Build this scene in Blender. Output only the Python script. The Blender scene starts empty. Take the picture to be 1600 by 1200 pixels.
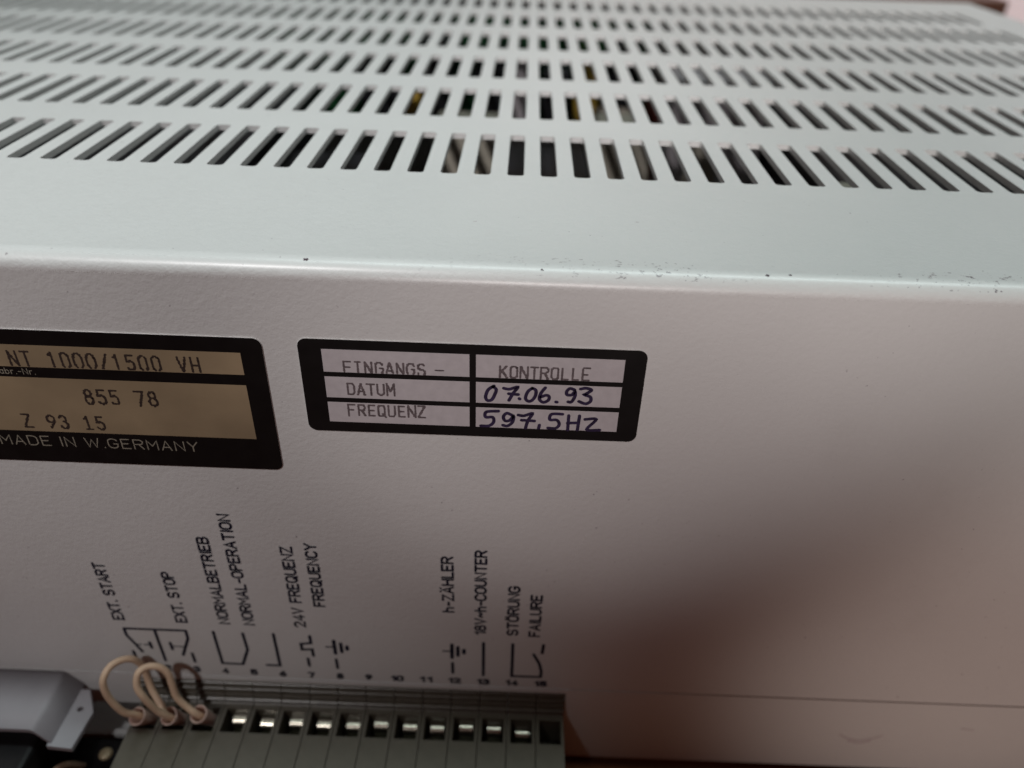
import bpy, bmesh, math, random
from mathutils import Matrix, Vector

random.seed(7)
MM = 0.001
Z0 = 99.6                      # millimetres from the table top up to the plane of the case top
SC = bpy.context.scene
COL = SC.collection


def W(x, y, z):                # case millimetres (z = 0 on the case top) -> world metres
    return Vector((x * MM, y * MM, (z + Z0) * MM))


# ------------------------------------------------------------------ camera
cam_data = bpy.data.cameras.new('camera')
cam = bpy.data.objects.new('camera', cam_data)
COL.objects.link(cam)
a, b, c = -0.59619, -0.034301, 0.005016          # pitch, roll, yaw
Rz = Matrix.Rotation(c, 3, 'Z')
Rx = Matrix.Rotation(a, 3, 'X')
Ry = Matrix(((math.cos(b), 0, math.sin(b)), (0, 1, 0), (-math.sin(b), 0, math.cos(b))))
R = Rz @ Rx @ Ry
right, fwd, up = R.col[0], R.col[1], R.col[2]
M3 = Matrix((right, up, -fwd)).transposed()
cam.matrix_world = Matrix.Translation(W(-2.64, -114.026, 39.892)) @ M3.to_4x4()
cam_data.sensor_width = 36.0
cam_data.lens = 1225.35 * 36 / 1600
cam_data.clip_start = 0.005
cam_data.clip_end = 50
cam_data.dof.use_dof = True
cam_data.dof.focus_distance = 0.100
cam_data.dof.aperture_fstop = 15.5
SC.camera = cam

# ------------------------------------------------------------------ world, lamps, exposure
world = bpy.data.worlds.new('World')
SC.world = world
world.use_nodes = True
bgn = world.node_tree.nodes['Background']
bgn.inputs[0].default_value = (1.0, 0.20, 0.10, 1)
bgn.inputs[1].default_value = 0.046


def aim(o, target):
    d = Vector(target) - o.location
    o.rotation_euler = d.to_track_quat('-Z', 'Y').to_euler()


def area(name, loc, sx, sy, power, col):
    l = bpy.data.lights.new(name, 'AREA')
    l.shape = 'RECTANGLE'
    l.size, l.size_y = sx, sy
    l.energy, l.color = power, col
    o = bpy.data.objects.new(name, l)
    COL.objects.link(o)
    o.location = loc
    return o


def spot(name, loc, target, deg, blend, power, col, rad=0.02):
    l = bpy.data.lights.new(name, 'SPOT')
    l.spot_size = math.radians(deg)
    l.spot_blend = blend
    l.energy, l.color, l.shadow_soft_size = power, col, rad
    o = bpy.data.objects.new(name, l)
    COL.objects.link(o)
    o.location = loc
    aim(o, target)
    return o


area('ceiling_lamp', (0.27, 0.095, 1.40), 1.36, 0.25, 12.6, (0.82, 1.0, 0.985))
# added fill spots, cones shaped to light the panel around a diagonal dark band
for nm, pos, (lx, lz, lr), power, col, rad in (('upper_right_fill', (65, -1232, 87), (96.8, 98, 152.8), 58.0, (1.03, 0.965, 0.93), 0.02),
                                               ('lower_right_fill', (89.5, -1232, -60), (88, -69.2, 63.5), 15.8, (1.13, 0.92, 0.83), 0.012),
                                               ('upper_left_fill', (-400, -760, 900), (-103, 73, 124), 41.0, (0.99, 0.965, 0.965), 0.022),  # added; direction follows the wire shadows, cone fitted to the panel brightness
                                               ('centre_fill', (-20, -1232, 60), (10.4, -8.8, 56.3), 13.1, (1.05, 0.955, 0.935), 0.008)):  # added to lift the middle of the panel
    P0, P1 = W(*pos), W(lx, -32, lz)
    spot(nm, P0, P1, 2 * math.degrees(math.atan(lr * MM / (P1 - P0).length)), 1.0, power, col, rad)
spot('wall_fill', (0.55, 0.05, 0.75), (0.33, 0.418, 0.06), 22, 1.0, 34.0, (1.0, 0.97, 0.99), 0.05)  # added spot that only brightens the wall behind the case

SC.view_settings.view_transform = 'Standard'
SC.view_settings.look = 'None'
SC.view_settings.exposure = 0
SC.view_settings.gamma = 1
SC.view_settings.use_curve_mapping = False


# ------------------------------------------------------------------ materials
def new_mat(name):
    m = bpy.data.materials.new(name)
    m.use_nodes = True
    nt = m.node_tree
    return m, nt, nt.nodes['Principled BSDF']


def node(nt, kind, **kw):
    n = nt.nodes.new(kind)
    for k, v in kw.items():
        if k.startswith('i_'):
            n.inputs[k[2:].replace('_', ' ')].default_value = v
        else:
            setattr(n, k, v)
    return n


def coords(nt, scale=(1, 1, 1)):
    tc = node(nt, 'ShaderNodeTexCoord')
    mp = node(nt, 'ShaderNodeMapping')
    mp.inputs['Scale'].default_value = scale
    nt.links.new(tc.outputs['Object'], mp.inputs[0])
    return mp.outputs[0]


def noise(nt, vec, scale, detail=2.0, rough=0.5):
    n = node(nt, 'ShaderNodeTexNoise')
    n.inputs['Scale'].default_value = scale
    n.inputs['Detail'].default_value = detail
    n.inputs['Roughness'].default_value = rough
    nt.links.new(vec, n.inputs['Vector'])
    return n.outputs['Fac']


def ramp(nt, fac, p0, p1, c0=(0, 0, 0, 1), c1=(1, 1, 1, 1)):
    r = node(nt, 'ShaderNodeValToRGB')
    r.color_ramp.elements[0].position, r.color_ramp.elements[1].position = p0, p1
    r.color_ramp.elements[0].color, r.color_ramp.elements[1].color = c0, c1
    nt.links.new(fac, r.inputs[0])
    return r.outputs[0]


def math_n(nt, op, x, y):
    n = node(nt, 'ShaderNodeMath', operation=op)
    for i, v in enumerate((x, y)):
        if isinstance(v, (int, float)):
            n.inputs[i].default_value = v
        else:
            nt.links.new(v, n.inputs[i])
    return n.outputs[0]


def mix(nt, fac, ca, cb):
    n = node(nt, 'ShaderNodeMixRGB')
    for i, v in enumerate((fac, ca, cb)):
        if isinstance(v, (tuple, float, int)):
            n.inputs[i].default_value = v
        else:
            nt.links.new(v, n.inputs[i])
    return n.outputs[0]


def bump(nt, bsdf, h, strength, dist):
    n = node(nt, 'ShaderNodeBump')
    n.inputs['Strength'].default_value = strength
    n.inputs['Distance'].default_value = dist
    nt.links.new(h, n.inputs['Height'])
    nt.links.new(n.outputs[0], bsdf.inputs['Normal'])


def simple(name, col, rough=0.5, metal=0.0, var=0.12, scale=400, bmp=0.0, bscale=1500, bdist=0.00005):
    m, nt, p = new_mat(name)
    v = coords(nt)
    f = noise(nt, v, scale, 4)
    lo = tuple(x * (1 - var) for x in col) + (1,)
    hi = tuple(min(1, x * (1 + var)) for x in col) + (1,)
    nt.links.new(ramp(nt, f, 0.3, 0.7, lo, hi), p.inputs['Base Color'])
    p.inputs['Roughness'].default_value = rough
    p.inputs['Metallic'].default_value = metal
    if bmp:
        bump(nt, p, noise(nt, v, bscale, 3), bmp, bdist)
    return m


def paint(name, chips):
    m, nt, p = new_mat(name)
    v = coords(nt)
    base = ramp(nt, noise(nt, v, 22, 5, 0.6), 0.3, 0.7, (0.585, 0.598, 0.592, 1), (0.625, 0.637, 0.63, 1))
    grain = noise(nt, v, 2600, 2)
    base = mix(nt, math_n(nt, 'MULTIPLY', grain, 0.12), base, (0.40, 0.40, 0.40, 1))
    if chips:
        sep = node(nt, 'ShaderNodeSeparateXYZ')
        nt.links.new(v, sep.inputs[0])
        vs = coords(nt, (0.55, 1, 1))
        # worn spots along the crest of the bend, in loose clusters
        y = sep.outputs[1]
        band = math_n(nt, 'MULTIPLY', math_n(nt, 'GREATER_THAN', y, -0.1115), math_n(nt, 'LESS_THAN', y, -0.1082))
        band = math_n(nt, 'MULTIPLY', band, math_n(nt, 'GREATER_THAN', sep.outputs[2], 0.05))
        clus = ramp(nt, noise(nt, v, 62, 2), 0.36, 0.54)
        spots = ramp(nt, noise(nt, vs, 2100, 3, 0.65), 0.615, 0.64)
        clus = math_n(nt, 'MULTIPLY', clus, ramp(nt, math_n(nt, 'ADD', math_n(nt, 'MULTIPLY', sep.outputs[0], 8.0), 0.4), 0.42, 0.85))
        mk = math_n(nt, 'MULTIPLY', math_n(nt, 'MULTIPLY', spots, clus), band)
        # a very few specks of dirt all over
        sp2 = ramp(nt, noise(nt, v, 1300, 2, 0.55), 0.745, 0.765)
        gm = ramp(nt, noise(nt, v, 75, 1), 0.42, 0.60)
        mk2 = math_n(nt, 'MULTIPLY', math_n(nt, 'MULTIPLY', sp2, gm), 0.55)
        base = mix(nt, math_n(nt, 'MAXIMUM', mk, mk2), base, (0.075, 0.045, 0.065, 1))
        # soft grime
        gr = ramp(nt, noise(nt, v, 48, 6, 0.7), 0.56, 0.80)
        base = mix(nt, math_n(nt, 'MULTIPLY', gr, 0.10), base, (0.30, 0.27, 0.24, 1))
    nt.links.new(base, p.inputs['Base Color'])
    rr = ramp(nt, noise(nt, v, 900, 3), 0.3, 0.7, (0.48, 0.48, 0.48, 1), (0.60, 0.60, 0.60, 1))
    nt.links.new(rr, p.inputs['Roughness'])
    p.inputs['Coat Weight'].default_value = 0.75
    p.inputs['Coat Roughness'].default_value = 0.31
    h = math_n(nt, 'ADD', noise(nt, v, 1250, 2, 0.5), math_n(nt, 'MULTIPLY', noise(nt, v, 380, 2), 0.6))
    h = math_n(nt, 'ADD', h, math_n(nt, 'MULTIPLY', noise(nt, v, 3600, 2), 0.42))
    bump(nt, p, h, 0.5, 0.00013)
    return m


def wood(name, dark, light, scale):
    m, nt, p = new_mat(name)
    v = coords(nt, (1, 9, 9))
    f = noise(nt, v, scale, 8, 0.65)
    w = node(nt, 'ShaderNodeTexWave', wave_type='BANDS', bands_direction='Y')
    w.inputs['Scale'].default_value = scale * 0.5
    w.inputs['Distortion'].default_value = 5
    w.inputs['Detail'].default_value = 4
    nt.links.new(v, w.inputs['Vector'])
    g = math_n(nt, 'MULTIPLY', math_n(nt, 'ADD', f, w.outputs['Fac']), 0.5)
    nt.links.new(ramp(nt, g, 0.25, 0.75, dark + (1,), light + (1,)), p.inputs['Base Color'])
    p.inputs['Roughness'].default_value = 0.45
    bump(nt, p, g, 0.15, 0.0002)
    return m


MAT = {
    'paint': paint('pale_grey_powder_coat', True),
    'base': paint('pale_grey_base_coat', False),
    'ink': simple('blue_black_print', (0.006, 0.007, 0.022), 0.5, var=0.3),
    'film_black': simple('black_sticker_film', (0.0065, 0.006, 0.006), 0.42, var=0.2, bmp=0.08, bscale=900),
    'silver': simple('silver_sticker_field', (0.475, 0.452, 0.468), 0.42, 0.0, 0.06, 900, 0.10, 1800),
    'edge': simple('cut_foil_edge', (0.75, 0.74, 0.73), 0.3, 0.4),
    'gold': simple('tan_foil_field', (0.33, 0.26, 0.165), 0.36, 0.2, 0.22, 70, 0.10, 1500),  # uneven foil sheen put into the colour as broad blotchy tone
    'matrix': simple('faded_printer_ink', (0.105, 0.083, 0.088), 0.6, var=0.35, scale=3500),
    'matrix_dark': simple('brown_printer_ink', (0.030, 0.020, 0.016), 0.6, var=0.3, scale=3500),
    'white_print': simple('pale_print', (0.26, 0.24, 0.19), 0.6, var=0.1),
    'pen': simple('violet_pen_ink', (0.024, 0.017, 0.050), 0.35, var=0.4, scale=1200),
    'term': simple('grey_terminal_plastic', (0.076, 0.067, 0.050), 0.32, var=0.10, scale=500, bmp=0.15, bscale=2200),
    'rail': simple('dark_groove_plastic', (0.05, 0.05, 0.045), 0.5),  # one even dark grey plastic colour
    'nickel': simple('nickel_plate', (0.50, 0.47, 0.39), 0.24, 1.0, 0.08, 900, 0.05, 2500),
    'wire': simple('ivory_wire_insulation', (0.60, 0.435, 0.305), 0.48, var=0.07, scale=700, bmp=0.1, bscale=1500),
    'sleeve': simple('pale_pink_ferrule', (0.60, 0.44, 0.38), 0.45, var=0.06, scale=700),
    'hood': simple('blue_grey_metal', (0.30, 0.292, 0.315), 0.55, 0.05, 0.08, 130, 0.12, 900),
    'black': simple('black_plastic', (0.010, 0.009, 0.010), 0.4, var=0.2),
    'inside': simple('bare_inner_sheet', (0.10, 0.095, 0.09), 0.6, 0.2),
    'pcb': simple('green_board', (0.012, 0.085, 0.030), 0.35, var=0.3, scale=120),
    'yellow': simple('yellow_tape', (0.55, 0.36, 0.06), 0.5, var=0.15),
    'beige': simple('beige_block', (0.42, 0.385, 0.32), 0.5, var=0.1),
    'lilac': simple('pale_lilac_can', (0.50, 0.46, 0.48), 0.4, var=0.08),
    'red': simple('red_component', (0.22, 0.06, 0.05), 0.45),
    'chip': simple('dark_component', (0.015, 0.015, 0.018), 0.4),
    'tin': simple('tinned_metal', (0.55, 0.54, 0.52), 0.35, 0.9),
    'table': wood('orange_brown_wood', (0.085, 0.030, 0.010), (0.20, 0.080, 0.028), 26),
    'board': wood('dark_brown_wood', (0.10, 0.040, 0.026), (0.16, 0.070, 0.045), 30),
    'wall': simple('pale_pink_wall', (0.78, 0.66, 0.66), 0.8, var=0.03, scale=20),
    'scuff': simple('violet_scuff', (0.48, 0.44, 0.455), 0.6, var=0.25, scale=2500),
    'chipped': simple('bare_chip', (0.05, 0.02, 0.035), 0.6, var=0.4, scale=4000),
}


for k_ in ('film_black', 'ink', 'black'):
    MAT[k_].node_tree.nodes['Principled BSDF'].inputs['Specular IOR Level'].default_value = 0.22


# ------------------------------------------------------------------ object helpers
def empty(name, loc, label=None, cat=None, group=None):
    o = bpy.data.objects.new(name, None)
    o.empty_display_size = 0.01
    COL.objects.link(o)
    o.location = loc
    if label:
        o['label'], o['category'] = label, cat
    if group:
        o['group'] = group
    return o


def finish(name, bm, mat, parent=None, origin=None, smooth=False, recalc=True):
    """bm holds case millimetres; the mesh is stored in metres relative to origin (world metres)."""
    org = origin if origin is not None else Vector((0, 0, 0))
    if recalc:
        bmesh.ops.recalc_face_normals(bm, faces=bm.faces[:])
    for v in bm.verts:
        v.co = W(*v.co) - org
    me = bpy.data.meshes.new(name)
    bm.to_mesh(me)
    bm.free()
    me.materials.append(MAT[mat])
    if smooth:
        for p in me.polygons:
            p.use_smooth = True
    o = bpy.data.objects.new(name, me)
    COL.objects.link(o)
    if parent is not None:
        o.parent = parent
    else:
        o.location = org
    return o


def face(bm, pts):
    return bm.faces.new([bm.verts.new(p) for p in pts])


def box(bm, x0, x1, y0, y1, z0, z1, bev=0.0, seg=2):
    r = bmesh.ops.create_cube(bm, size=1.0)
    vs = r['verts']
    for v in vs:
        v.co = Vector((x0 + (v.co.x + .5) * (x1 - x0), y0 + (v.co.y + .5) * (y1 - y0), z0 + (v.co.z + .5) * (z1 - z0)))
    if bev:
        es = list({e for v in vs for e in v.link_edges})
        bmesh.ops.bevel(bm, geom=es, offset=bev, segments=seg, profile=0.5, affect='EDGES')


def catmull(pts, n=6):
    out = []
    P = [Vector(p) for p in pts]
    for i in range(len(P) - 1):
        p0, p1, p2, p3 = P[max(i - 1, 0)], P[i], P[i + 1], P[min(i + 2, len(P) - 1)]
        for k in range(n):
            t = k / n
            out.append(0.5 * ((2 * p1) + (p2 - p0) * t + (2 * p0 - 5 * p1 + 4 * p2 - p3) * t * t + (3 * p1 - p0 - 3 * p2 + p3) * t ** 3))
    out.append(P[-1])
    return out


def tube(bm, pts, rad, seg=12, caps=True):
    P = [Vector(p) for p in pts]
    n = None
    rings = []
    for i, p in enumerate(P):
        t = (P[min(i + 1, len(P) - 1)] - P[max(i - 1, 0)]).normalized()
        if n is None:
            n = t.orthogonal().normalized()
        n = (n - t * n.dot(t)).normalized()
        bn = t.cross(n)
        r = rad[i] if isinstance(rad, (list, tuple)) else rad
        rings.append([bm.verts.new(p + (n * math.cos(k * 2 * math.pi / seg) + bn * math.sin(k * 2 * math.pi / seg)) * r) for k in range(seg)])
    for r0, r1 in zip(rings, rings[1:]):
        for k in range(seg):
            bm.faces.new((r0[k], r0[(k + 1) % seg], r1[(k + 1) % seg], r1[k]))
    if caps:
        bm.faces.new(rings[0][::-1])
        bm.faces.new(rings[-1])


# ---- flat print: ribbons with round ends on the plane of the front panel
LIFT = [0.0]


def ribbon(bm, pts, w, y):
    P = [Vector((p[0], p[1])) for p in pts]
    Q = [P[0]]
    for p in P[1:]:
        if (p - Q[-1]).length > 1e-4:
            Q.append(p)
    P = Q
    LIFT[0] = (LIFT[0] + 0.0015) % 0.018
    y = y - LIFT[0]
    r = w / 2
    if len(P) == 1:
        face(bm, [(P[0].x + r * math.cos(k * math.pi / 6), y, P[0].y + r * math.sin(k * math.pi / 6)) for k in range(12)])
        return
    L, Rr = [], []
    n = len(P)
    for i in range(n):
        d0 = (P[i] - P[i - 1]).normalized() if i else None
        d1 = (P[i + 1] - P[i]).normalized() if i < n - 1 else None
        d = (d0 + d1) if (d0 and d1) else (d0 or d1)
        if d.length < 1e-3:
            d = d1
        d.normalize()
        nn = Vector((-d.y, d.x))
        k = 1.0
        if d0 and d1:
            k = min(1.6, 1 / max(0.3, abs(nn.dot(Vector((-d1.y, d1.x))))))
        L.append(P[i] + nn * r * k)
        Rr.append(P[i] - nn * r * k)
    lv = [bm.verts.new((p.x, y, p.y)) for p in L]
    rv = [bm.verts.new((p.x, y, p.y)) for p in Rr]
    for i in range(n - 1):
        bm.faces.new((lv[i], rv[i], rv[i + 1], lv[i + 1]))
    for end, d in ((0, P[0] - P[1]), (n - 1, P[-1] - P[-2])):
        a0 = math.atan2(d.y, d.x)
        arc = [bm.verts.new((P[end].x + r * math.cos(a0 + t), y, P[end].y + r * math.sin(a0 + t))) for t in (-1.05, -0.52, 0, 0.52, 1.05)]
        if end == 0:
            bm.faces.new([lv[0]] + arc + [rv[0]])
        else:
            bm.faces.new([rv[-1]] + arc + [lv[-1]])


def el(cx, cy, rx, ry, a0, a1, n=10):
    return [(cx + rx * math.cos(math.radians(a0 + (a1 - a0) * k / n)), cy + ry * math.sin(math.radians(a0 + (a1 - a0) * k / n))) for k in range(n + 1)]


def stad(w):     # upright rounded O
    r = w / 2
    return el(r, 1 - r, r, r, 0, 180) + el(r, r, r, r, 180, 360) + [(w, 1 - r)]


G = {
    'A': [[(0, 0), (.29, 1), (.58, 0)], [(.1, .32), (.48, .32)]],
    'B': [[(0, 0), (0, 1), (.33, 1)] + el(.33, .77, .22, .23, 90, -90) + [(0, .54)], [(.33, .54)] + el(.33, .27, .25, .27, 90, -90) + [(0, 0)]],
    'C': [el(.29, .71, .29, .29, 20, 180) + el(.29, .29, .29, .29, 180, 340)],
    'D': [[(0, 0), (0, 1), (.26, 1)] + el(.26, .68, .31, .32, 90, 0) + el(.26, .32, .31, .32, 0, -90) + [(0, 0)]],
    'E': [[(.5, 1), (0, 1), (0, 0), (.5, 0)], [(0, .52), (.4, .52)]],
    'F': [[(.5, 1), (0, 1), (0, 0)], [(0, .52), (.4, .52)]],
    'G': [el(.29, .71, .29, .29, 20, 180) + el(.29, .29, .29, .29, 180, 360) + [(.58, .46), (.34, .46)]],
    'H': [[(0, 0), (0, 1)], [(.56, 0), (.56, 1)], [(0, .52), (.56, .52)]],
    'I': [[(.05, 0), (.05, 1)]],
    'K': [[(0, 0), (0, 1)], [(.55, 1), (0, .42)], [(.17, .6), (.57, 0)]],
    'L': [[(0, 1), (0, 0), (.48, 0)]],
    'M': [[(0, 0), (0, 1), (.32, .38), (.64, 1), (.64, 0)]],
    'N': [[(0, 0), (0, 1), (.56, 0), (.56, 1)]],
    'O': [stad(.58)],
    'P': [[(0, 0), (0, 1), (.32, 1)] + el(.32, .74, .25, .26, 90, -90) + [(0, .48)]],
    'Q': [stad(.58), [(.34, .25), (.62, -.06)]],
    'R': [[(0, 0), (0, 1), (.32, 1)] + el(.32, .75, .25, .25, 90, -90) + [(0, .5)], [(.3, .5), (.57, 0)]],
    'S': [el(.28, .74, .27, .26, 25, 180) + el(.28, .74, .27, .23, 180, 265) + el(.28, .27, .29, .24, 88, 0) + el(.28, .27, .29, .27, 0, -155)],
    'T': [[(0, 1), (.58, 1)], [(.29, 1), (.29, 0)]],
    'U': [[(0, 1), (0, .28)] + el(.28, .28, .28, .28, 180, 360) + [(.56, 1)]],
    'V': [[(0, 1), (.29, 0), (.58, 1)]],
    'W': [[(0, 1), (.2, 0), (.42, .85), (.64, 0), (.84, 1)]],
    'Y': [[(0, 1), (.29, .48), (.58, 1)], [(.29, .48), (.29, 0)]],
    'X': [[(0, 0), (.56, 1)], [(0, 1), (.56, 0)]],
    'Z': [[(0, 1), (.54, 1), (0, 0), (.56, 0)]],
    '0': [stad(.54)],
    '1': [[(.05, .76), (.27, 1), (.27, 0)]],
    '2': [el(.27, .73, .27, .27, 165, -20) + [(0, 0), (.56, 0)]],
    '3': [el(.26, .76, .25, .24, 155, -80) + el(.26, .27, .29, .27, 85, -160)],
    '4': [[(.42, 0), (.42, 1), (0, .28), (.58, .28)]],
    '5': [[(.5, 1), (.06, 1), (.03, .55)] + el(.27, .33, .28, .31, 125, -150)],
    '6': [[(.42, 1), (.1, .55)] + el(.28, .29, .28, .29, 150, 510, 18)],
    '7': [[(0, 1), (.55, 1), (.2, 0)]],
    '8': [el(.28, .77, .23, .23, 0, 360, 16), el(.28, .28, .28, .28, 0, 360, 16)],
    '9': [[(.14, 0), (.46, .45)] + el(.28, .71, .28, .29, -30, 330, 18)],
    '.': [[(.06, .0), (.06, .05)]],
    '-': [[(.05, .45), (.36, .45)]],
    '/': [[(0, -.05), (.5, 1.05)]],
    '~': [[(0, .34), (.06, .54), (.16, .6), (.25, .48), (.34, .38), (.44, .44), (.5, .62)]],
    'h': [[(0, 0), (0, 1)], el(.21, .42, .21, .22, 180, 0) + [(.42, 0)]],
    'a': [[(.42, .66), (.42, 0)], el(.21, .33, .21, .33, 0, 360, 14)],
    'b': [[(0, 1), (0, 0)], el(.22, .33, .22, .33, 0, 360, 14)],
    'r': [[(0, .66), (0, 0)], el(.22, .40, .22, .25, 180, 70)],
}
G['\u00c4'] = G['A'] + [[(.13, 1.2), (.14, 1.21)], [(.44, 1.2), (.45, 1.21)]]
G['\u00d6'] = G['O'] + [[(.15, 1.2), (.16, 1.21)], [(.42, 1.2), (.43, 1.21)]]


MONO = {'I': [[(0, 1), (.36, 1)], [(.18, 1), (.18, 0)], [(0, 0), (.36, 0)]], '1': [[(.02, .8), (.24, 1), (.24, 0)], [(.02, 0), (.46, 0)]]}


def gw(ch):
    return max(p[0] for s in G[ch] for p in s)


def layout(text, gap=.22, space=.5, mono=None):
    x, out = 0.0, []
    for ch in text:
        if ch == ' ':
            x += mono if mono else space
            continue
        gl = MONO.get(ch, G[ch]) if mono else G[ch]
        w = max(p[0] for s in gl for p in s)
        off = (mono - gap - w) / 2 if mono else 0
        for s in gl:
            out.append([(x + off + px, py) for px, py in s])
        x += mono if mono else w + gap
    xs = [p[0] for s in out for p in s]
    x0, x1 = min(xs), max(xs)
    return [[((px - x0) / (x1 - x0), py) for px, py in s] for s in out]


def placed(strokes, start, end, h, upward=False, jit=0.0):
    res = []
    for s in strokes:
        q = []
        for u, v in s:
            x = start[0] + (end[0] - start[0]) * u
            z = start[1] + (end[1] - start[1]) * u
            if upward:
                x -= v * h
            else:
                z += v * h
            q.append((x + random.uniform(-jit, jit), z + random.uniform(-jit, jit)))
        res.append(q)
    return res


def dots(bm, strokes, y, step, r, zmin=-1e9):
    """dot-matrix printing: needle dots strung along the strokes, snapped to the needle pitch"""
    seen = set()
    for s in strokes:
        for (x0, z0), (x1, z1) in zip(s, s[1:]):
            n = max(1, int(math.hypot(x1 - x0, z1 - z0) / (step * 0.45)))
            for k in range(n + 1):
                gx, gz = round((x0 + (x1 - x0) * k / n) / (step * .62)), round((z0 + (z1 - z0) * k / n) / step)
                seen.add((gx, gz))
    for i, (gx, gz) in enumerate(sorted(seen)):
        yy = y - 0.0012 * (i % 9)
        x, z = gx * step * .62, gz * step
        if z - .4 * r < zmin:
            continue
        rr = r * random.uniform(.85, 1.12)
        face(bm, [(x + rr * 1.1 * math.cos(k * math.pi / 3), yy, z + rr * math.sin(k * math.pi / 3)) for k in range(6)])


# ------------------------------------------------------------------ setting
bm = bmesh.new()
box(bm, -560, 560, 418, 430, -Z0, 700)
o = finish('wall', bm, 'wall')
o['kind'] = 'structure'

# ------------------------------------------------------------------ table, board behind
tb = empty('table', W(0, 0, -Z0), 'orange brown wooden table top under the grey case', 'table')
bm = bmesh.new()
box(bm, -550, 550, -62, 416, -Z0 - 28, -Z0, 1.5)
finish('table_top', bm, 'table', tb, tb.location)
bm = bmesh.new()
box(bm, 40, 224.6, 300, 322, -Z0 + .05, -12.0, 1.0)
o = finish('wooden_board', bm, 'board', None, W(132, 311, -Z0))
o['label'], o['category'] = 'dark brown wooden board standing behind the far corner of the case', 'board'

# ------------------------------------------------------------------ the power supply
XL, XR, YB = -205.0, 153.0, 196.0
FY, RB, TH = -32.0, 2.2, 0.95
PITCH, SLW, SLL, ROWP = 5.0, 2.5, 20.2, 30.15
SEAM = -78.4
BOT = -98.6
ps = empty('power_supply', W(-26, 80, -Z0), 'pale grey sheet metal power supply with slotted top and stickers on its front', 'power supply')
ORG = ps.location.copy()

# cover: slotted top, bent front edge and front panel in one folded sheet
bm = bmesh.new()
S0, S1 = -38, 27
sx0, sx1 = S0 * PITCH + SLW / 2 - PITCH / 2, S1 * PITCH + SLW / 2 + PITCH / 2
ylo, yhi = -(ROWP - SLL) / 2, 5 * ROWP + SLL + (ROWP - SLL) / 2


def hole(cx, cy):
    hx, hy, r = SLW / 2, SLL / 2, 0.55
    pts = []
    for qx, qy, a0 in ((1, 1, 0), (-1, 1, 90), (-1, -1, 180), (1, -1, 270)):
        for k in range(3):
            t = math.radians(a0 + 45 * k)
            pts.append((cx + qx * (hx - r) + r * math.cos(t), cy + qy * (hy - r) + r * math.sin(t)))
    return pts


for row in range(6):
    for s in range(S0, S1 + 1):
        cx, cy = s * PITCH + SLW / 2, row * ROWP + SLL / 2
        H = hole(cx, cy)
        ax, bx = cx - PITCH / 2, cx + PITCH / 2
        ay, by = cy - ROWP / 2, cy + ROWP / 2
        cor = [(bx, by), (ax, by), (ax, ay), (bx, ay)]
        for zz, flip in ((0, False), (-TH, True)):
            top = [bm.verts.new((p[0], p[1], zz)) for p in H]
            cv = [bm.verts.new((p[0], p[1], zz)) for p in cor]
            for q in range(4):
                i0, i1 = q * 3 + 1, ((q + 1) % 4) * 3 + 1
                run = []
                i = i0
                while True:
                    run.append(top[i])
                    if i == i1:
                        break
                    i = (i + 1) % 12
                f = [cv[q], cv[(q + 1) % 4]] + run[::-1]
                bm.faces.new(f[::-1] if flip else f)
        for i in range(12):
            p, q = H[i], H[(i + 1) % 12]
            face(bm, [(p[0], p[1], 0), (p[0], p[1], -TH), (q[0], q[1], -TH), (q[0], q[1], 0)])
yt = FY + RB
for zz, flip in ((0, False), (-TH, True)):
    for (x0, x1, y0, y1) in ((XL, XR, yt, ylo), (XL, XR, yhi, YB), (XL, sx0, ylo, yhi), (sx1, XR, ylo, yhi)):
        q = [(x0, y0, zz), (x1, y0, zz), (x1, y1, zz), (x0, y1, zz)]
        face(bm, q[::-1] if flip else q)
NS = 20
bend = []
for rr, flip in ((RB, False), (RB - TH, True)):
    prev = None
    for k in range(NS + 1):
        t = math.pi / 2 * k / NS
        y, z = yt - rr * math.sin(t), -RB + rr * math.cos(t)
        cur = [bm.verts.new((XL, y, z)), bm.verts.new((XR, y, z))]
        if prev:
            f = bm.faces.new((cur[0], cur[1], prev[1], prev[0]) if not flip else (prev[0], prev[1], cur[1], cur[0]))
            f.smooth = True
        prev = cur
for yy, flip in ((FY, False), (FY + TH, True)):
    q = [(XL, yy, SEAM), (XR, yy, SEAM), (XR, yy, -RB), (XL, yy, -RB)]
    face(bm, q[::-1] if flip else q)
face(bm, [(XL, FY, SEAM), (XL, FY + TH, SEAM), (XR, FY + TH, SEAM), (XR, FY, SEAM)])
# side and rear walls of the cover
for x, xi in ((XL, XL + TH), (XR, XR - TH)):
    sgn = 1 if x > 0 else -1
    for xx in (x, xi):
        arc = [(xx, yt - RB * math.sin(math.pi / 2 * k / NS), -RB + RB * math.cos(math.pi / 2 * k / NS)) for k in range(NS + 1)]
        pts = arc + [(xx, FY, SEAM), (xx, YB, SEAM), (xx, YB, 0)]
        face(bm, pts if (sgn > 0) == (xx == x) else pts[::-1])
for yy, flip in ((YB, True), (YB - TH, False)):
    q = [(XL, yy, SEAM), (XR, yy, SEAM), (XR, yy, 0), (XL, yy, 0)]
    face(bm, q[::-1] if flip else q)
cover = finish('cover', bm, 'paint', ps, ORG, recalc=False)

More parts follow.
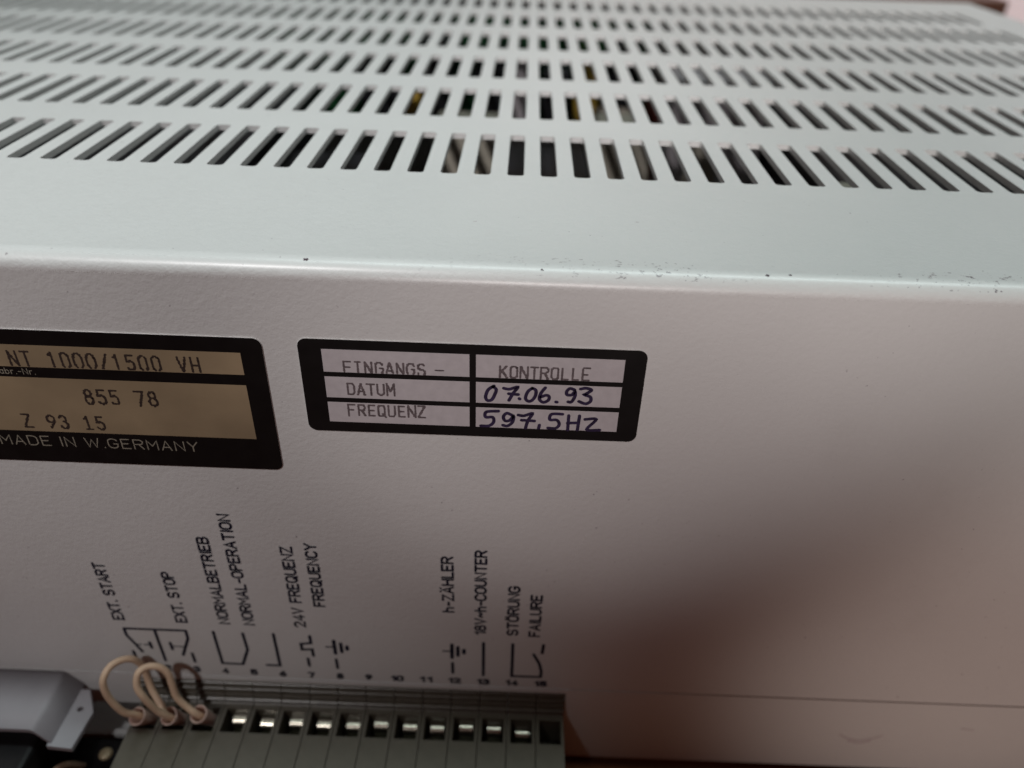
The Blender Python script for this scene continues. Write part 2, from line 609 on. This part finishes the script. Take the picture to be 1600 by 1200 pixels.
# base tray below the seam, cut out around the terminals and the plug
TX0, TPX = -65.6, 4.9
TX1 = TX0 + 15 * TPX
bm = bmesh.new()
GAP = 0.30
zt = SEAM - GAP
PX0, PX1 = -140.0, -67.2           # opening for the plug
for (x0, x1, z0, z1) in ((XL, PX0, BOT, zt), (PX0, TX0 - .15, -87.2, zt), (TX0 - .15, TX1 + .15, -79.75, zt), (TX1 + .15, XR, BOT, zt),
                         (PX1, TX0 - .15, -90.5, -87.2), (PX0, TX1 + .15, BOT, -97.4)):
    q = [(x0, FY, z0), (x1, FY, z0), (x1, FY, z1), (x0, FY, z1)]
    face(bm, q)
    qi = [(p[0], FY + 1.2, p[2]) for p in q]
    face(bm, qi[::-1])
    for k in range(4):
        face(bm, [q[k], qi[k], qi[(k + 1) % 4], q[(k + 1) % 4]])
for x in (XL, XR):
    face(bm, [(x, FY, BOT), (x, YB, BOT), (x, YB, zt), (x, FY, zt)])
face(bm, [(XL, YB, BOT), (XR, YB, BOT), (XR, YB, zt), (XL, YB, zt)])
face(bm, [(XL, FY + .02, BOT), (XR, FY + .02, BOT), (XR, YB, BOT), (XL, YB, BOT)])
base = finish('base_tray', bm, 'base', ps, ORG, recalc=False)
bm = bmesh.new()
ribbon(bm, catmull([(57.5, -88.6), (59, -89.6), (61.2, -90.1), (63.5, -89.4), (65, -88.4)], 5), .35, FY - .03)
ribbon(bm, catmull([(59.5, -90.4), (61.5, -90.9), (63.2, -90.2)], 5), .5, FY - .03)
ribbon(bm, catmull([(78, -85.4), (80.2, -85.8)], 3), .25, FY - .03)
finish('scuff_mark', bm, 'scuff', base, ORG)
for fx in (-190, 138):
    for fy in (-15, 178):
        bm = bmesh.new()
        bmesh.ops.create_cone(bm, cap_ends=True, segments=20, radius1=6, radius2=7, depth=1.2, matrix=Matrix.Translation((fx, fy, -Z0 + .5)))
        finish('foot', bm, 'black', ps, ORG)

# inner bottom and mounting plate
bm = bmesh.new()
box(bm, XL + 3, XR - 3, FY + 24, YB - 4, -96, -94.5)
finish('inner_plate', bm, 'inside', ps, ORG)

# boards and components seen through the slots
bm = bmesh.new()
box(bm, -92, 40, 172, 173.6, -46, -5)
pcb = finish('circuit_board', bm, 'pcb', ps, ORG)
comps = [('relay', 'chip', -60, -46, 163, 172, -40, -18), ('relay', 'chip', -38, -28, 160, 172, -40, -12), ('coil', 'yellow', -43, -35, 148, 156, -33, -25),
         ('relay', 'chip', -20, -9, 158, 172, -45, -15), ('capacitor', 'lilac', -9, -2, 160, 171, -45, -17), ('coil', 'yellow', 14, 22, 160, 171.5, -40, -16),
         ('relay', 'chip', 3, 12, 158, 171.5, -48, -20), ('relay', 'chip', 24, 34, 160, 171.5, -40, -10)]
for nm, mt, x0, x1, y0, y1, z0, z1 in comps:
    bm = bmesh.new()
    box(bm, x0, x1, y0, y1, z0, z1, .6)
    finish(nm, bm, mt, pcb, ORG)
bm = bmesh.new()
box(bm, -150, 130, 5, 165, -74, -72.4)
low = finish('circuit_board', bm, 'inside', ps, ORG)
low2 = [('transformer', 'beige', -27, -9, 92, 112, -72, -21), ('transformer', 'beige', 17, 31, 94, 118, -72, -20), ('heat_sink', 'chip', -8, 15, 60, 120, -72, -30),
        ('heat_sink', 'lilac', 42, 70, 128, 150, -72, -14), ('heat_sink', 'chip', 72, 125, 60, 150, -72, -22), ('coil', 'red', 33, 37, 122, 128, -72, -18),
        ('heat_sink', 'chip', -140, -70, 60, 150, -72, -24), ('transformer', 'chip', -66, -44, 40, 100, -72, -30), ('relay', 'chip', 36, 60, 30, 70, -72, -25),
        ('capacitor', 'beige', 40, 46, 80, 92, -72, -18), ('capacitor', 'beige', 56, 64, 30, 38, -72, -12), ('capacitor', 'lilac', 48, 54, 16, 24, -72, -14)]
for nm, mt, x0, x1, y0, y1, z0, z1 in low2:
    bm = bmesh.new()
    box(bm, x0, x1, y0, y1, z0, z1, .8)
    finish(nm, bm, mt, low, ORG)

# chips in the paint big enough to pick out
for (x, y, rr) in ((-27.6, -30.7, .42), (-8.6, -17.9, .26), (12.6, -16.2, .24), (0.0, -30.9, .2), (26.3, -30.6, .26), (29, -30.4, .2)):
    bm = bmesh.new()
    zz = 0.012 if y > -30.15 else -RB + math.sqrt(RB * RB - (y - yt) ** 2) + 0.02
    tilt = 0 if y > -30.15 else (y - yt) / math.sqrt(RB * RB - (y - yt) ** 2)
    pts = []
    for k in range(11):
        q = rr * random.uniform(.35, 1.15)
        dx, dy = q * 1.35 * math.cos(k * 2 * math.pi / 11), q * .7 * math.sin(k * 2 * math.pi / 11)
        pts.append((x + dx, y + dy, zz - tilt * dy))
    face(bm, pts)
    finish('paint_chip', bm, 'chipped' if y < -30.15 else 'scuff', cover, ORG)

# printed lettering on the front panel
PY = FY - 0.02
panel_text = [('EXT. START', (-64.42, -64.5), (-64.42, -51.55), 1.62), ('EXT. STOP', (-54.25, -64.6), (-54.25, -53.05), 1.62),
              ('NORMALBETRIEB', (-47.33, -64.55), (-47.33, -45.2), 1.58), ('NORMAL-OPERATION', (-43.33, -64.6), (-43.33, -40.4), 1.6),
              ('24V FREQUENZ', (-35.06, -64.65), (-35.06, -46.55), 1.62), ('FREQUENCY', (-31.4, -59.45), (-31.4, -45.7), 1.58),
              ('h-Z\u00c4HLER', (-11.05, -59.6), (-11.05, -47.4), 1.6), ('18V~h-COUNTER', (-6.0, -64.75), (-6.0, -45.85), 1.58),
              ('ST\u00d6RUNG', (-.82, -64.65), (-.82, -53.3), 1.58), ('FAILURE', (2.7, -64.75), (2.7, -55.1), 1.56)]
for txt, s, e, h in panel_text:
    bm = bmesh.new()
    for st in placed(layout(txt), s, e, h, True):
        ribbon(bm, st, 0.39, PY)
    finish('lettering', bm, 'ink', cover, ORG)
for n in range(1, 16):
    bm = bmesh.new()
    x = TX0 + (n - .5) * TPX + (-.55 + .018 * n) * 1.0 - 1.25
    x = -64.8 + (n - 1) * 4.884
    zc = -76.5 - min(.75, .11 * n)
    w = .82 if n < 10 else 1.75
    t = str(n)
    for st in placed(layout(t, .28), (x - w / 2 if t not in '1' else x - .2, zc - .55), (x + w / 2 if t not in '1' else x + .2, zc - .55), 1.15):
        ribbon(bm, st, 0.47, PY)
    finish('lettering', bm, 'ink', cover, ORG)
T, N_ = .53, .27
symbols = [
    [([(-65.0, -66.75), (-54.9, -66.75)], T), ([(-65.0, -66.75), (-64.98, -68.45), (-64.08, -70.6), (-63.32, -72.6)], T), ([(-64.1, -70.71), (-63.04, -70.71)], N_),
     ([(-62.5, -70.73), (-61.58, -70.72)], N_ + .05), ([(-61.55, -70.1), (-61.5, -71.5)], T), ([(-64.88, -72.6), (-64.75, -74.8)], T),
     ([(-60.03, -66.75), (-59.92, -74.7)], T), ([(-60.05, -66.85)], .72), ([(-54.9, -66.75), (-54.92, -68.73), (-56.6, -73.1)], T),
     ([(-58.15, -70.05), (-58.08, -71.7)], T), ([(-57.95, -70.87), (-57.15, -70.88)], N_), ([(-56.89, -70.91), (-55.89, -70.91)], N_), ([(-55.0, -72.6), (-54.93, -74.8)], T)],
    [([(-50.4, -66.76), (-50.3, -74.9), (-46.85, -74.95)], T), ([(-46.85, -74.95), (-45.45, -71.05), (-45.6, -66.88)], T), ([(-46.9, -74.95)], .62)],
    [([(-40.57, -66.74), (-40.56, -74.95), (-42.76, -74.92)], T)],
    [([(-34.65, -66.92), (-34.65, -68.7), (-36.32, -68.95), (-36.3, -70.45), (-34.62, -70.3), (-34.58, -71.99)], T), ([(-35.6, -72.77), (-35.57, -74.7)], T)],
    [([(-32.23, -69.5), (-30.85, -69.45)], N_ + .06), ([(-30.83, -67.9), (-30.81, -71.2)], T + .1), ([(-29.74, -68.53), (-29.72, -70.72)], T + .08),
     ([(-28.78, -69.25), (-28.77, -70.0)], T + .12), ([(-30.88, -72.7), (-30.83, -75.05)], T)],
    [([(-12.93, -69.45), (-11.5, -69.38)], N_ + .06), ([(-11.42, -67.7), (-11.44, -71.1)], T + .1), ([(-10.45, -68.3), (-10.46, -70.5)], T + .08),
     ([(-9.44, -68.95), (-9.45, -69.8)], T + .12), ([(-11.38, -72.45), (-11.37, -75.1)], T)],
    [([(-6.24, -66.95), (-6.23, -75.5)], T)],
    [([(-1.45, -66.95), (-1.42, -75.38), (3.46, -75.35), (3.5, -73.8), (3.12, -71.88), (2.05, -69.4)], T), ([(3.55, -66.9), (3.43, -69.0)], T)],
]
for sy in symbols:
    bm = bmesh.new()
    for pts, w in sy:
        ribbon(bm, pts, w, PY)
    finish('circuit_symbol', bm, 'ink', cover, ORG)


# stickers
def rounded(x0, x1, z0, z1, r, n=6):
    out = []
    for cx, cz, a0 in ((x1 - r, z1 - r, 0), (x0 + r, z1 - r, 90), (x0 + r, z0 + r, 180), (x1 - r, z0 + r, 270)):
        for k in range(n + 1):
            t = math.radians(a0 + 90 * k / n)
            out.append((cx + r * math.cos(t), cz + r * math.sin(t)))
    return out


def sticker(name, outline, label):
    bm = bmesh.new()
    f = [(p[0], FY - .16, p[1]) for p in outline]
    bk = [(p[0], FY - .004, p[1]) for p in outline]
    face(bm, f)
    for k in range(len(f)):
        face(bm, [f[k], f[(k + 1) % len(f)], bk[(k + 1) % len(f)], bk[k]])
    o = finish(name, bm, 'film_black', ps, ORG)
    o.data.materials.append(MAT['edge'])
    for p in list(o.data.polygons)[1:]:
        p.material_index = 1
    o['label'] = label
    return o


def field(x0, x1, z0, z1, mat, parent):
    bm = bmesh.new()
    face(bm, [(x0, FY - .172, z0), (x1, FY - .172, z0), (x1, FY - .172, z1), (x0, FY - .172, z1)])
    finish('printed_field', bm, mat, parent, ORG)


LY = FY - .176
plate = sticker('rating_plate', rounded(-112.0, -34.05, -31.35, -10.3, 1.15), 'black rating sticker with tan fields and typed numbers')
field(-108.5, -36.9, -15.8, -12.5, 'gold', plate)
field(-108.5, -36.95, -26.1, -17.38, 'gold', plate)
for txt, s, e, h in (('NT 1000/1500 VH', (-66.35, -15.72), (-42.4, -15.72), 2.2), ('855 78', (-58.35, -21.25), (-49.0, -21.2), 2.2), ('Z 93 15', (-67.7, -25.4), (-57.0, -25.5), 2.05)):
    bm = bmesh.new()
    dots(bm, placed(layout(txt, .3, mono=.92), s, e, h), LY, .19, .165, -15.8 if s[1] > -16 else -1e9)
    finish('lettering', bm, 'matrix_dark', plate, ORG)
for txt, s, e, h, w in (('Fabr.-Nr.', (-69.0, -16.92), (-63.75, -16.92), .86, .1), ('MADE IN W.GERMANY', (-71.9, -28.5), (-45.2, -28.6), 1.55, .15)):
    bm = bmesh.new()
    for st in placed(layout(txt, .26, .42), s, e, h):
        ribbon(bm, st, w, FY - .165)
    finish('lettering', bm, 'white_print', plate, ORG)

insp = sticker('inspection_sticker', rounded(-29.65, 13.5, -24.2, -10.05, 1.15), 'black framed silver inspection sticker with handwritten date and frequency')
for z0, z1 in ((-14.82, -11.47), (-18.74, -15.53), (-22.62, -19.46)):
    field(-26.75, -8.42, z0, z1, 'silver', insp)
    field(-7.6, 10.82, z0, z1, 'silver', insp)
for txt, s, e, h in (('EINGANGS', (-24.1, -14.9), (-14.0, -14.86), 1.7), ('KONTROLLE', (-4.6, -14.74), (6.5, -14.7), 1.75),
                     ('DATUM', (-23.95, -18.2), (-18.0, -18.12), 1.72), ('FREQUENZ', (-24.1, -21.55), (-14.2, -21.4), 1.72)):
    bm = bmesh.new()
    dots(bm, placed(layout(txt, .26, mono=.84), s, e, h), LY, .165, .15, -14.82 if h > 1.69 and s[1] > -16 else -1e9)
    finish('lettering', bm, 'matrix', insp, ORG)
bm = bmesh.new()
dots(bm, [[(-12.7, -14.08), (-11.7, -14.06)]], LY, .165, .12)
finish('lettering', bm, 'matrix', insp, ORG)
hand_date = [[(-5.32, -16.05), (-6.08, -16.72), (-6.37, -17.77), (-6.12, -18.32), (-5.6, -18.23), (-5.15, -17.34), (-5.07, -16.52), (-5.48, -16.1)],
             [(-4.1, -16.37), (-3.34, -16.44), (-2.28, -16.1), (-2.86, -17.05), (-3.35, -18.2)], [(-3.47, -17.19), (-2.25, -17.21)], [(-2.07, -17.84), (-1.98, -17.95)],
             [(-.45, -16.2), (-1.04, -16.78), (-1.22, -17.73), (-.89, -18.27), (-.37, -18.06), (-.01, -17.3), (-.05, -16.44), (-.46, -16.13)],
             [(1.21, -16.02), (.65, -16.89), (.54, -17.83), (1.02, -18.26), (1.62, -17.97), (1.74, -17.4), (1.27, -17.16), (.74, -17.52)], [(2.61, -18.12), (2.74, -18.22)],
             [(4.87, -16.22), (4.25, -15.99), (3.89, -16.49), (4.01, -17.0), (4.56, -17.01), (4.95, -16.44), (5.01, -17.26), (4.64, -18.1), (4.15, -18.05)],
             [(5.62, -16.04), (6.37, -15.9), (6.99, -16.13), (6.37, -16.75), (6.2, -16.9), (6.93, -17.17), (7.08, -17.84), (6.4, -18.24), (5.61, -17.98)]]
hand_freq = [[(-4.64, -19.97), (-6.19, -20.12), (-6.34, -21.02), (-5.4, -20.97), (-5.24, -21.74), (-5.86, -22.4), (-6.96, -22.45)],
             [(-2.85, -20.58), (-3.55, -20.23), (-4.0, -20.79), (-3.83, -21.41), (-3.21, -21.38), (-2.75, -20.73), (-2.82, -21.63), (-3.49, -22.33), (-4.06, -22.2)],
             [(-2.14, -20.43), (-1.36, -20.51), (-.28, -20.15), (-.77, -21.26), (-1.13, -22.54)], [(-1.64, -21.3), (-.01, -21.31)], [(.74, -21.98), (.61, -22.53)],
             [(3.6, -20.05), (2.2, -20.12), (2.04, -21.02), (2.88, -21.09), (3.24, -21.74), (2.8, -22.35), (1.8, -22.4)],
             [(4.39, -20.25), (4.39, -22.55)], [(5.79, -20.26), (5.72, -22.58)], [(4.38, -21.49), (5.75, -21.35)], [(6.61, -20.8), (8.0, -20.66), (6.89, -22.36), (8.63, -22.4)]]
for hs in (hand_date, hand_freq):
    bm = bmesh.new()
    for st in hs:
        st = [(x + random.uniform(-.05, .05), z + random.uniform(-.05, .05)) for x, z in st]
        ribbon(bm, [tuple(p) for p in catmull(st, 6)] if len(st) > 3 else st, .45, LY - .004)
    finish('handwriting', bm, 'pen', insp, ORG)

# ------------------------------------------------------------------ rail terminals
def housing():
    """one slice, local x from 0 to TPX, case millimetres in y and z"""
    bm = bmesh.new()
    x0, x1 = .07, TPX - .07
    hx0, hx1, hy0, hy1 = .62, TPX - .58, -38.85, -34.45
    zt, zf = -84.0, -92.0
    # stepped back profile, then the flat working face, then the front
    prof = [(-28.5, -79.95), (-32.2, -79.95), (-32.3, -80.02), (-32.3, -80.95), (-32.62, -80.97), (-32.72, -81.05), (-32.72, -81.75), (-32.45, -81.8), (-32.45, -82.05),
            (-32.8, -82.1), (-32.9, -82.2), (-32.9, -82.95), (-33.25, -82.97), (-33.4, -83.08), (-33.4, -83.92), (-33.5, zt), (hy1, zt)]
    for (ya, za), (yb, zb) in zip(prof, prof[1:]):
        face(bm, [(x0, ya, za), (x1, ya, za), (x1, yb, zb), (x0, yb, zb)])
    face(bm, [(x0, hy1, zt), (hx0, hy1, zt), (hx0, hy0, zt), (x0, hy0, zt)])
    face(bm, [(hx1, hy1, zt), (x1, hy1, zt), (x1, hy0, zt), (hx1, hy0, zt)])
    yn = -51.0
    face(bm, [(x0, hy0, zt), (x1, hy0, zt), (x1, yn, zt), (x0, yn, zt)])
    face(bm, [(x0, yn, zt), (x1, yn, zt), (x1, yn - .6, zt - .6), (x0, yn - .6, zt - .6)])
    face(bm, [(x0, yn - .6, zt - .6), (x1, yn - .6, zt - .6), (x1, yn - .6, -97.2), (x0, yn - .6, -97.2)])
    hz = -90.5
    for p, q in (((hx0, hy0), (hx1, hy0)), ((hx1, hy0), (hx1, hy1)), ((hx1, hy1), (hx0, hy1)), ((hx0, hy1), (hx0, hy0))):
        face(bm, [(p[0], p[1], zt), (q[0], q[1], zt), (q[0], q[1], hz), (p[0], p[1], hz)])
    face(bm, [(hx0, hy0, hz), (hx1, hy0, hz), (hx1, hy1, hz), (hx0, hy1, hz)])
    side = [prof[0]] + prof[1:] + [(yn, zt), (yn - .6, zt - .6), (yn - .6, -97.2), (-28.5, -97.2)]
    for x in (x0, x1):
        face(bm, [(x, y, z) for y, z in side])
    face(bm, [(x0, -28.5, -97.2), (x1, -28.5, -97.2), (x1, yn - .6, -97.2), (x0, yn - .6, -97.2)])
    return bm


def clamp():
    bm = bmesh.new()
    # rolled clamp tongue lying across the well
    cx0, cx1, cy, cz, r = 1.7, 3.95, -35.0, -86.95, 1.35
    seg = 14
    arc = [(cy + r * math.cos(math.radians(62 + 112 * k / seg)), cz + r * math.sin(math.radians(62 + 112 * k / seg))) for k in range(seg + 1)]
    arc = arc + [(arc[-1][0], -90.3)]
    for (ya, za), (yb, zb) in zip(arc, arc[1:]):
        face(bm, [(cx0, ya, za), (cx1, ya, za), (cx1, yb, zb), (cx0, yb, zb)])
    for x in (cx0, cx1):
        face(bm, [(x, y, z) for y, z in arc] + [(x, arc[0][0], -90.3)])
    face(bm, [(cx0, arc[0][0], arc[0][1]), (cx1, arc[0][0], arc[0][1]), (cx1, arc[0][0], -90.3), (cx0, arc[0][0], -90.3)])
    return bm


proto = None
ORD = ['', 'second', 'third', 'fourth', 'fifth', 'sixth', 'seventh', 'eighth', 'ninth', 'tenth', 'eleventh', 'twelfth']
words = ['', 'first', 'second', 'third']
for n in range(1, 16):
    loc = W(TX0 + (n - 1) * TPX, -40, -97.2)
    if n <= 3:
        lab = 'dark grey rail terminal holding the %s ferrule counted from the left' % words[n]
    elif n == 15:
        lab = 'darkest grey rail terminal at the right end below printed number 15'
    else:
        lab = 'dark grey rail terminal below printed number %d, %s from the right end of the row' % (n, ORD[15 - n])
    r = empty('rail_terminal', loc, lab, 'terminal', 'rail terminals in a row along the bottom of the front')
    if proto is None:
        org0 = W(0, -40, -97.2)
        hs = finish('housing', housing(), 'term', r, org0)
        cl = finish('clamp', clamp(), 'nickel', r, org0)
        proto = (hs, cl)
    else:
        for src in proto:
            k = src.copy()
            COL.objects.link(k)
            k.parent = r
            if src.name.startswith('clamp'):
                k.location = (random.uniform(-.00015, .00015), random.uniform(-.00012, .00012), random.uniform(-.0003, .0002) if n < 14 else (-.0010, -.0050)[n - 14])
                k.rotation_euler = (random.uniform(-.02, .02), 0, 0)
# a rail that carries the slices
bm = bmesh.new()
box(bm, TX0 + 1, TX1 - 1, -45, -27, -98.3, -97.25)
finish('mounting_rail', bm, 'tin', ps, ORG)


# ------------------------------------------------------------------ jumper wires
def ferrule(parent, org, bottom, top_):
    """open funnel-shaped collar: outside wall, rim and inside wall"""
    bm = bmesh.new()
    A, B = Vector(bottom), Vector(top_)
    d = B - A
    t = d.normalized()
    n = t.orthogonal().normalized()
    bn = t.cross(n)
    prof = [(0, .95), (.45, 1.0), (.62, 1.2), (.9, 1.42), (.98, 1.5), (1.0, 1.42), (.97, 1.26), (.75, 1.1), (.5, .7)]
    rings = [[bm.verts.new(A + d * u + (n * math.cos(k * math.pi / 11) + bn * math.sin(k * math.pi / 11)) * r) for k in range(22)] for u, r in prof]
    for r0, r1 in zip(rings, rings[1:]):
        for k in range(22):
            bm.faces.new((r0[k], r0[(k + 1) % 22], r1[(k + 1) % 22], r1[k]))
    finish('ferrule', bm, 'sleeve', parent, org, True, recalc=False)


tops = {1: ((-62.3, -35.6, -86.4), (-63.8, -38.3, -81.3)), 2: ((-57.3, -35.5, -86.4), (-58.6, -38.0, -81.3)), 3: ((-52.5, -35.4, -86.4), (-53.7, -37.6, -81.1))}
wireA = [(-62.9, -36.7, -84.3), (-63.9, -38.1, -81.2), (-65.3, -38.9, -79.2), (-66.54, -39.0, -75.29), (-66.83, -38.5, -71.96), (-66.16, -37.0, -70.38), (-64.97, -35.5, -70.38), (-63.64, -34.5, -71.32),
         (-62.82, -34.0, -73.63), (-62.47, -34.3, -76.29), (-61.75, -35.2, -78.77), (-60.2, -36.6, -80.3), (-58.9, -37.9, -81.6), (-58.0, -36.6, -84.5)]
wireB = [(-57.75, -36.9, -84.2), (-58.5, -38.3, -81.0), (-59.7, -38.8, -78.4), (-60.8, -39.0, -74.75), (-61.54, -38.5, -72.64), (-61.29, -37.5, -70.7), (-60.18, -36.5, -70.37), (-58.66, -36.0, -70.96),
         (-57.55, -36.0, -72.56), (-57.13, -36.5, -74.89), (-56.75, -37.0, -77.4), (-55.5, -37.3, -79.4), (-53.9, -37.6, -81.2), (-53.0, -36.3, -84.3)]
for pts, nums, lab in ((wireA, (1, 2), 'ivory jumper wire looping from the leftmost terminal up to its neighbour'), (wireB, (3,), 'ivory jumper wire looping over into the third ferrule from the left')):
    org = W(*pts[0])
    r = empty('jumper_wire', org, lab, 'wire', 'jumper wires on the first three terminals')
    bm = bmesh.new()
    tube(bm, catmull(pts, 8), .56, 14)
    finish('insulation', bm, 'wire', r, org, True)
    for n in nums:
        ferrule(r, org, *tops[n])

# ------------------------------------------------------------------ plug at the lower left
pg = empty('cable_plug', W(-92, -40, -98), 'blue grey metal plug hood with a holed side tab left of the terminals', 'plug')
PO = pg.location.copy()
bm = bmesh.new()
# hood: top sheet rolling down at the right side, with a tapering front edge
prof = []
hz = -78.75
prof = [(-135, hz), (-78.9, hz), (-78.45, hz - .06), (-78.05, hz - .25), (-77.75, hz - .55), (-75.7, hz - 3.3)]
yb, yf = -32.05, -42.7
outer_b = [(x, yb, z) for x, z in prof]
outer_f = [(x, yf - (.0 if x < -80 else (x + 80) * .10), z - .2) for x, z in prof]
inner_b = [(x - .0, yb, z - .8) for x, z in prof]
inner_f = [(p[0], p[1], p[2] - .8) for p in outer_f]
vb = [[bm.verts.new(p) for p in s] for s in (outer_b, outer_f, inner_b, inner_f)]
for i in range(len(prof) - 1):
    bm.faces.new((vb[0][i], vb[1][i], vb[1][i + 1], vb[0][i + 1])).smooth = True
    bm.faces.new((vb[2][i], vb[2][i + 1], vb[3][i + 1], vb[3][i])).smooth = True
    bm.faces.new((vb[1][i], vb[3][i], vb[3][i + 1], vb[1][i + 1]))
    bm.faces.new((vb[0][i], vb[0][i + 1], vb[2][i + 1], vb[2][i]))
bm.faces.new((vb[0][-1], vb[1][-1], vb[3][-1], vb[2][-1]))
finish('hood', bm, 'hood', pg, PO)
# tab with a hole
bm = bmesh.new()
tz, th = -82.1, .9
outl = [(-76.4, -33.2), (-76.4, -43.6), (-72.2, -43.9), (-71.7, -37.4), (-74.2, -33.2)]
hc = (-74.1, -36.9)
hp = [(hc[0] + .55 * math.cos(k * math.pi / 5), hc[1] + .48 * math.sin(k * math.pi / 5)) for k in range(10)]
for zz in (tz, tz - th):
    ov = [bm.verts.new((x, y, zz)) for x, y in outl]
    hv = [bm.verts.new((x, y, zz)) for x, y in hp]
    oe = [bm.edges.new((ov[i], ov[(i + 1) % 5])) for i in range(5)]
    he = [bm.edges.new((hv[i], hv[(i + 1) % 10])) for i in range(10)]
    bmesh.ops.triangle_fill(bm, use_beauty=True, use_dissolve=False, edges=oe + he)
for lst in (outl, hp):
    for k in range(len(lst)):
        p, q = lst[k], lst[(k + 1) % len(lst)]
        face(bm, [(p[0], p[1], tz), (q[0], q[1], tz), (q[0], q[1], tz - th), (p[0], p[1], tz - th)])
finish('tab', bm, 'hood', pg, PO)
bm = bmesh.new()
box(bm, -134, -79.0, -50, -33, -96.5, -83.2, .8)
box(bm, -79.0, -67.6, -51, -34, -98.2, -95.4, .4)  # added black slab standing in for the shade in the gap
finish('body_and_gap_shade', bm, 'black', pg, PO)
bm = bmesh.new()
tube(bm, catmull([(-76.2, -39, -96), (-76.8, -42, -90.5), (-77.4, -45.5, -89.2), (-78, -50, -92)], 6), .55, 10)
finish('lead', bm, 'wire', pg, PO, True)
bm = bmesh.new()
bmesh.ops.create_uvsphere(bm, u_segments=14, v_segments=8, radius=1.2, matrix=Matrix.Translation((-71.2, -39.2, -91.5)) @ Matrix.Scale(.5, 4, (0, 0, 1)))
finish('screw', bm, 'gold', pg, PO, True)
bm = bmesh.new()
box(bm, -73.6, -70.6, -47, -42.5, -96.5, -91, .6)
finish('latch', bm, 'hood', pg, PO)
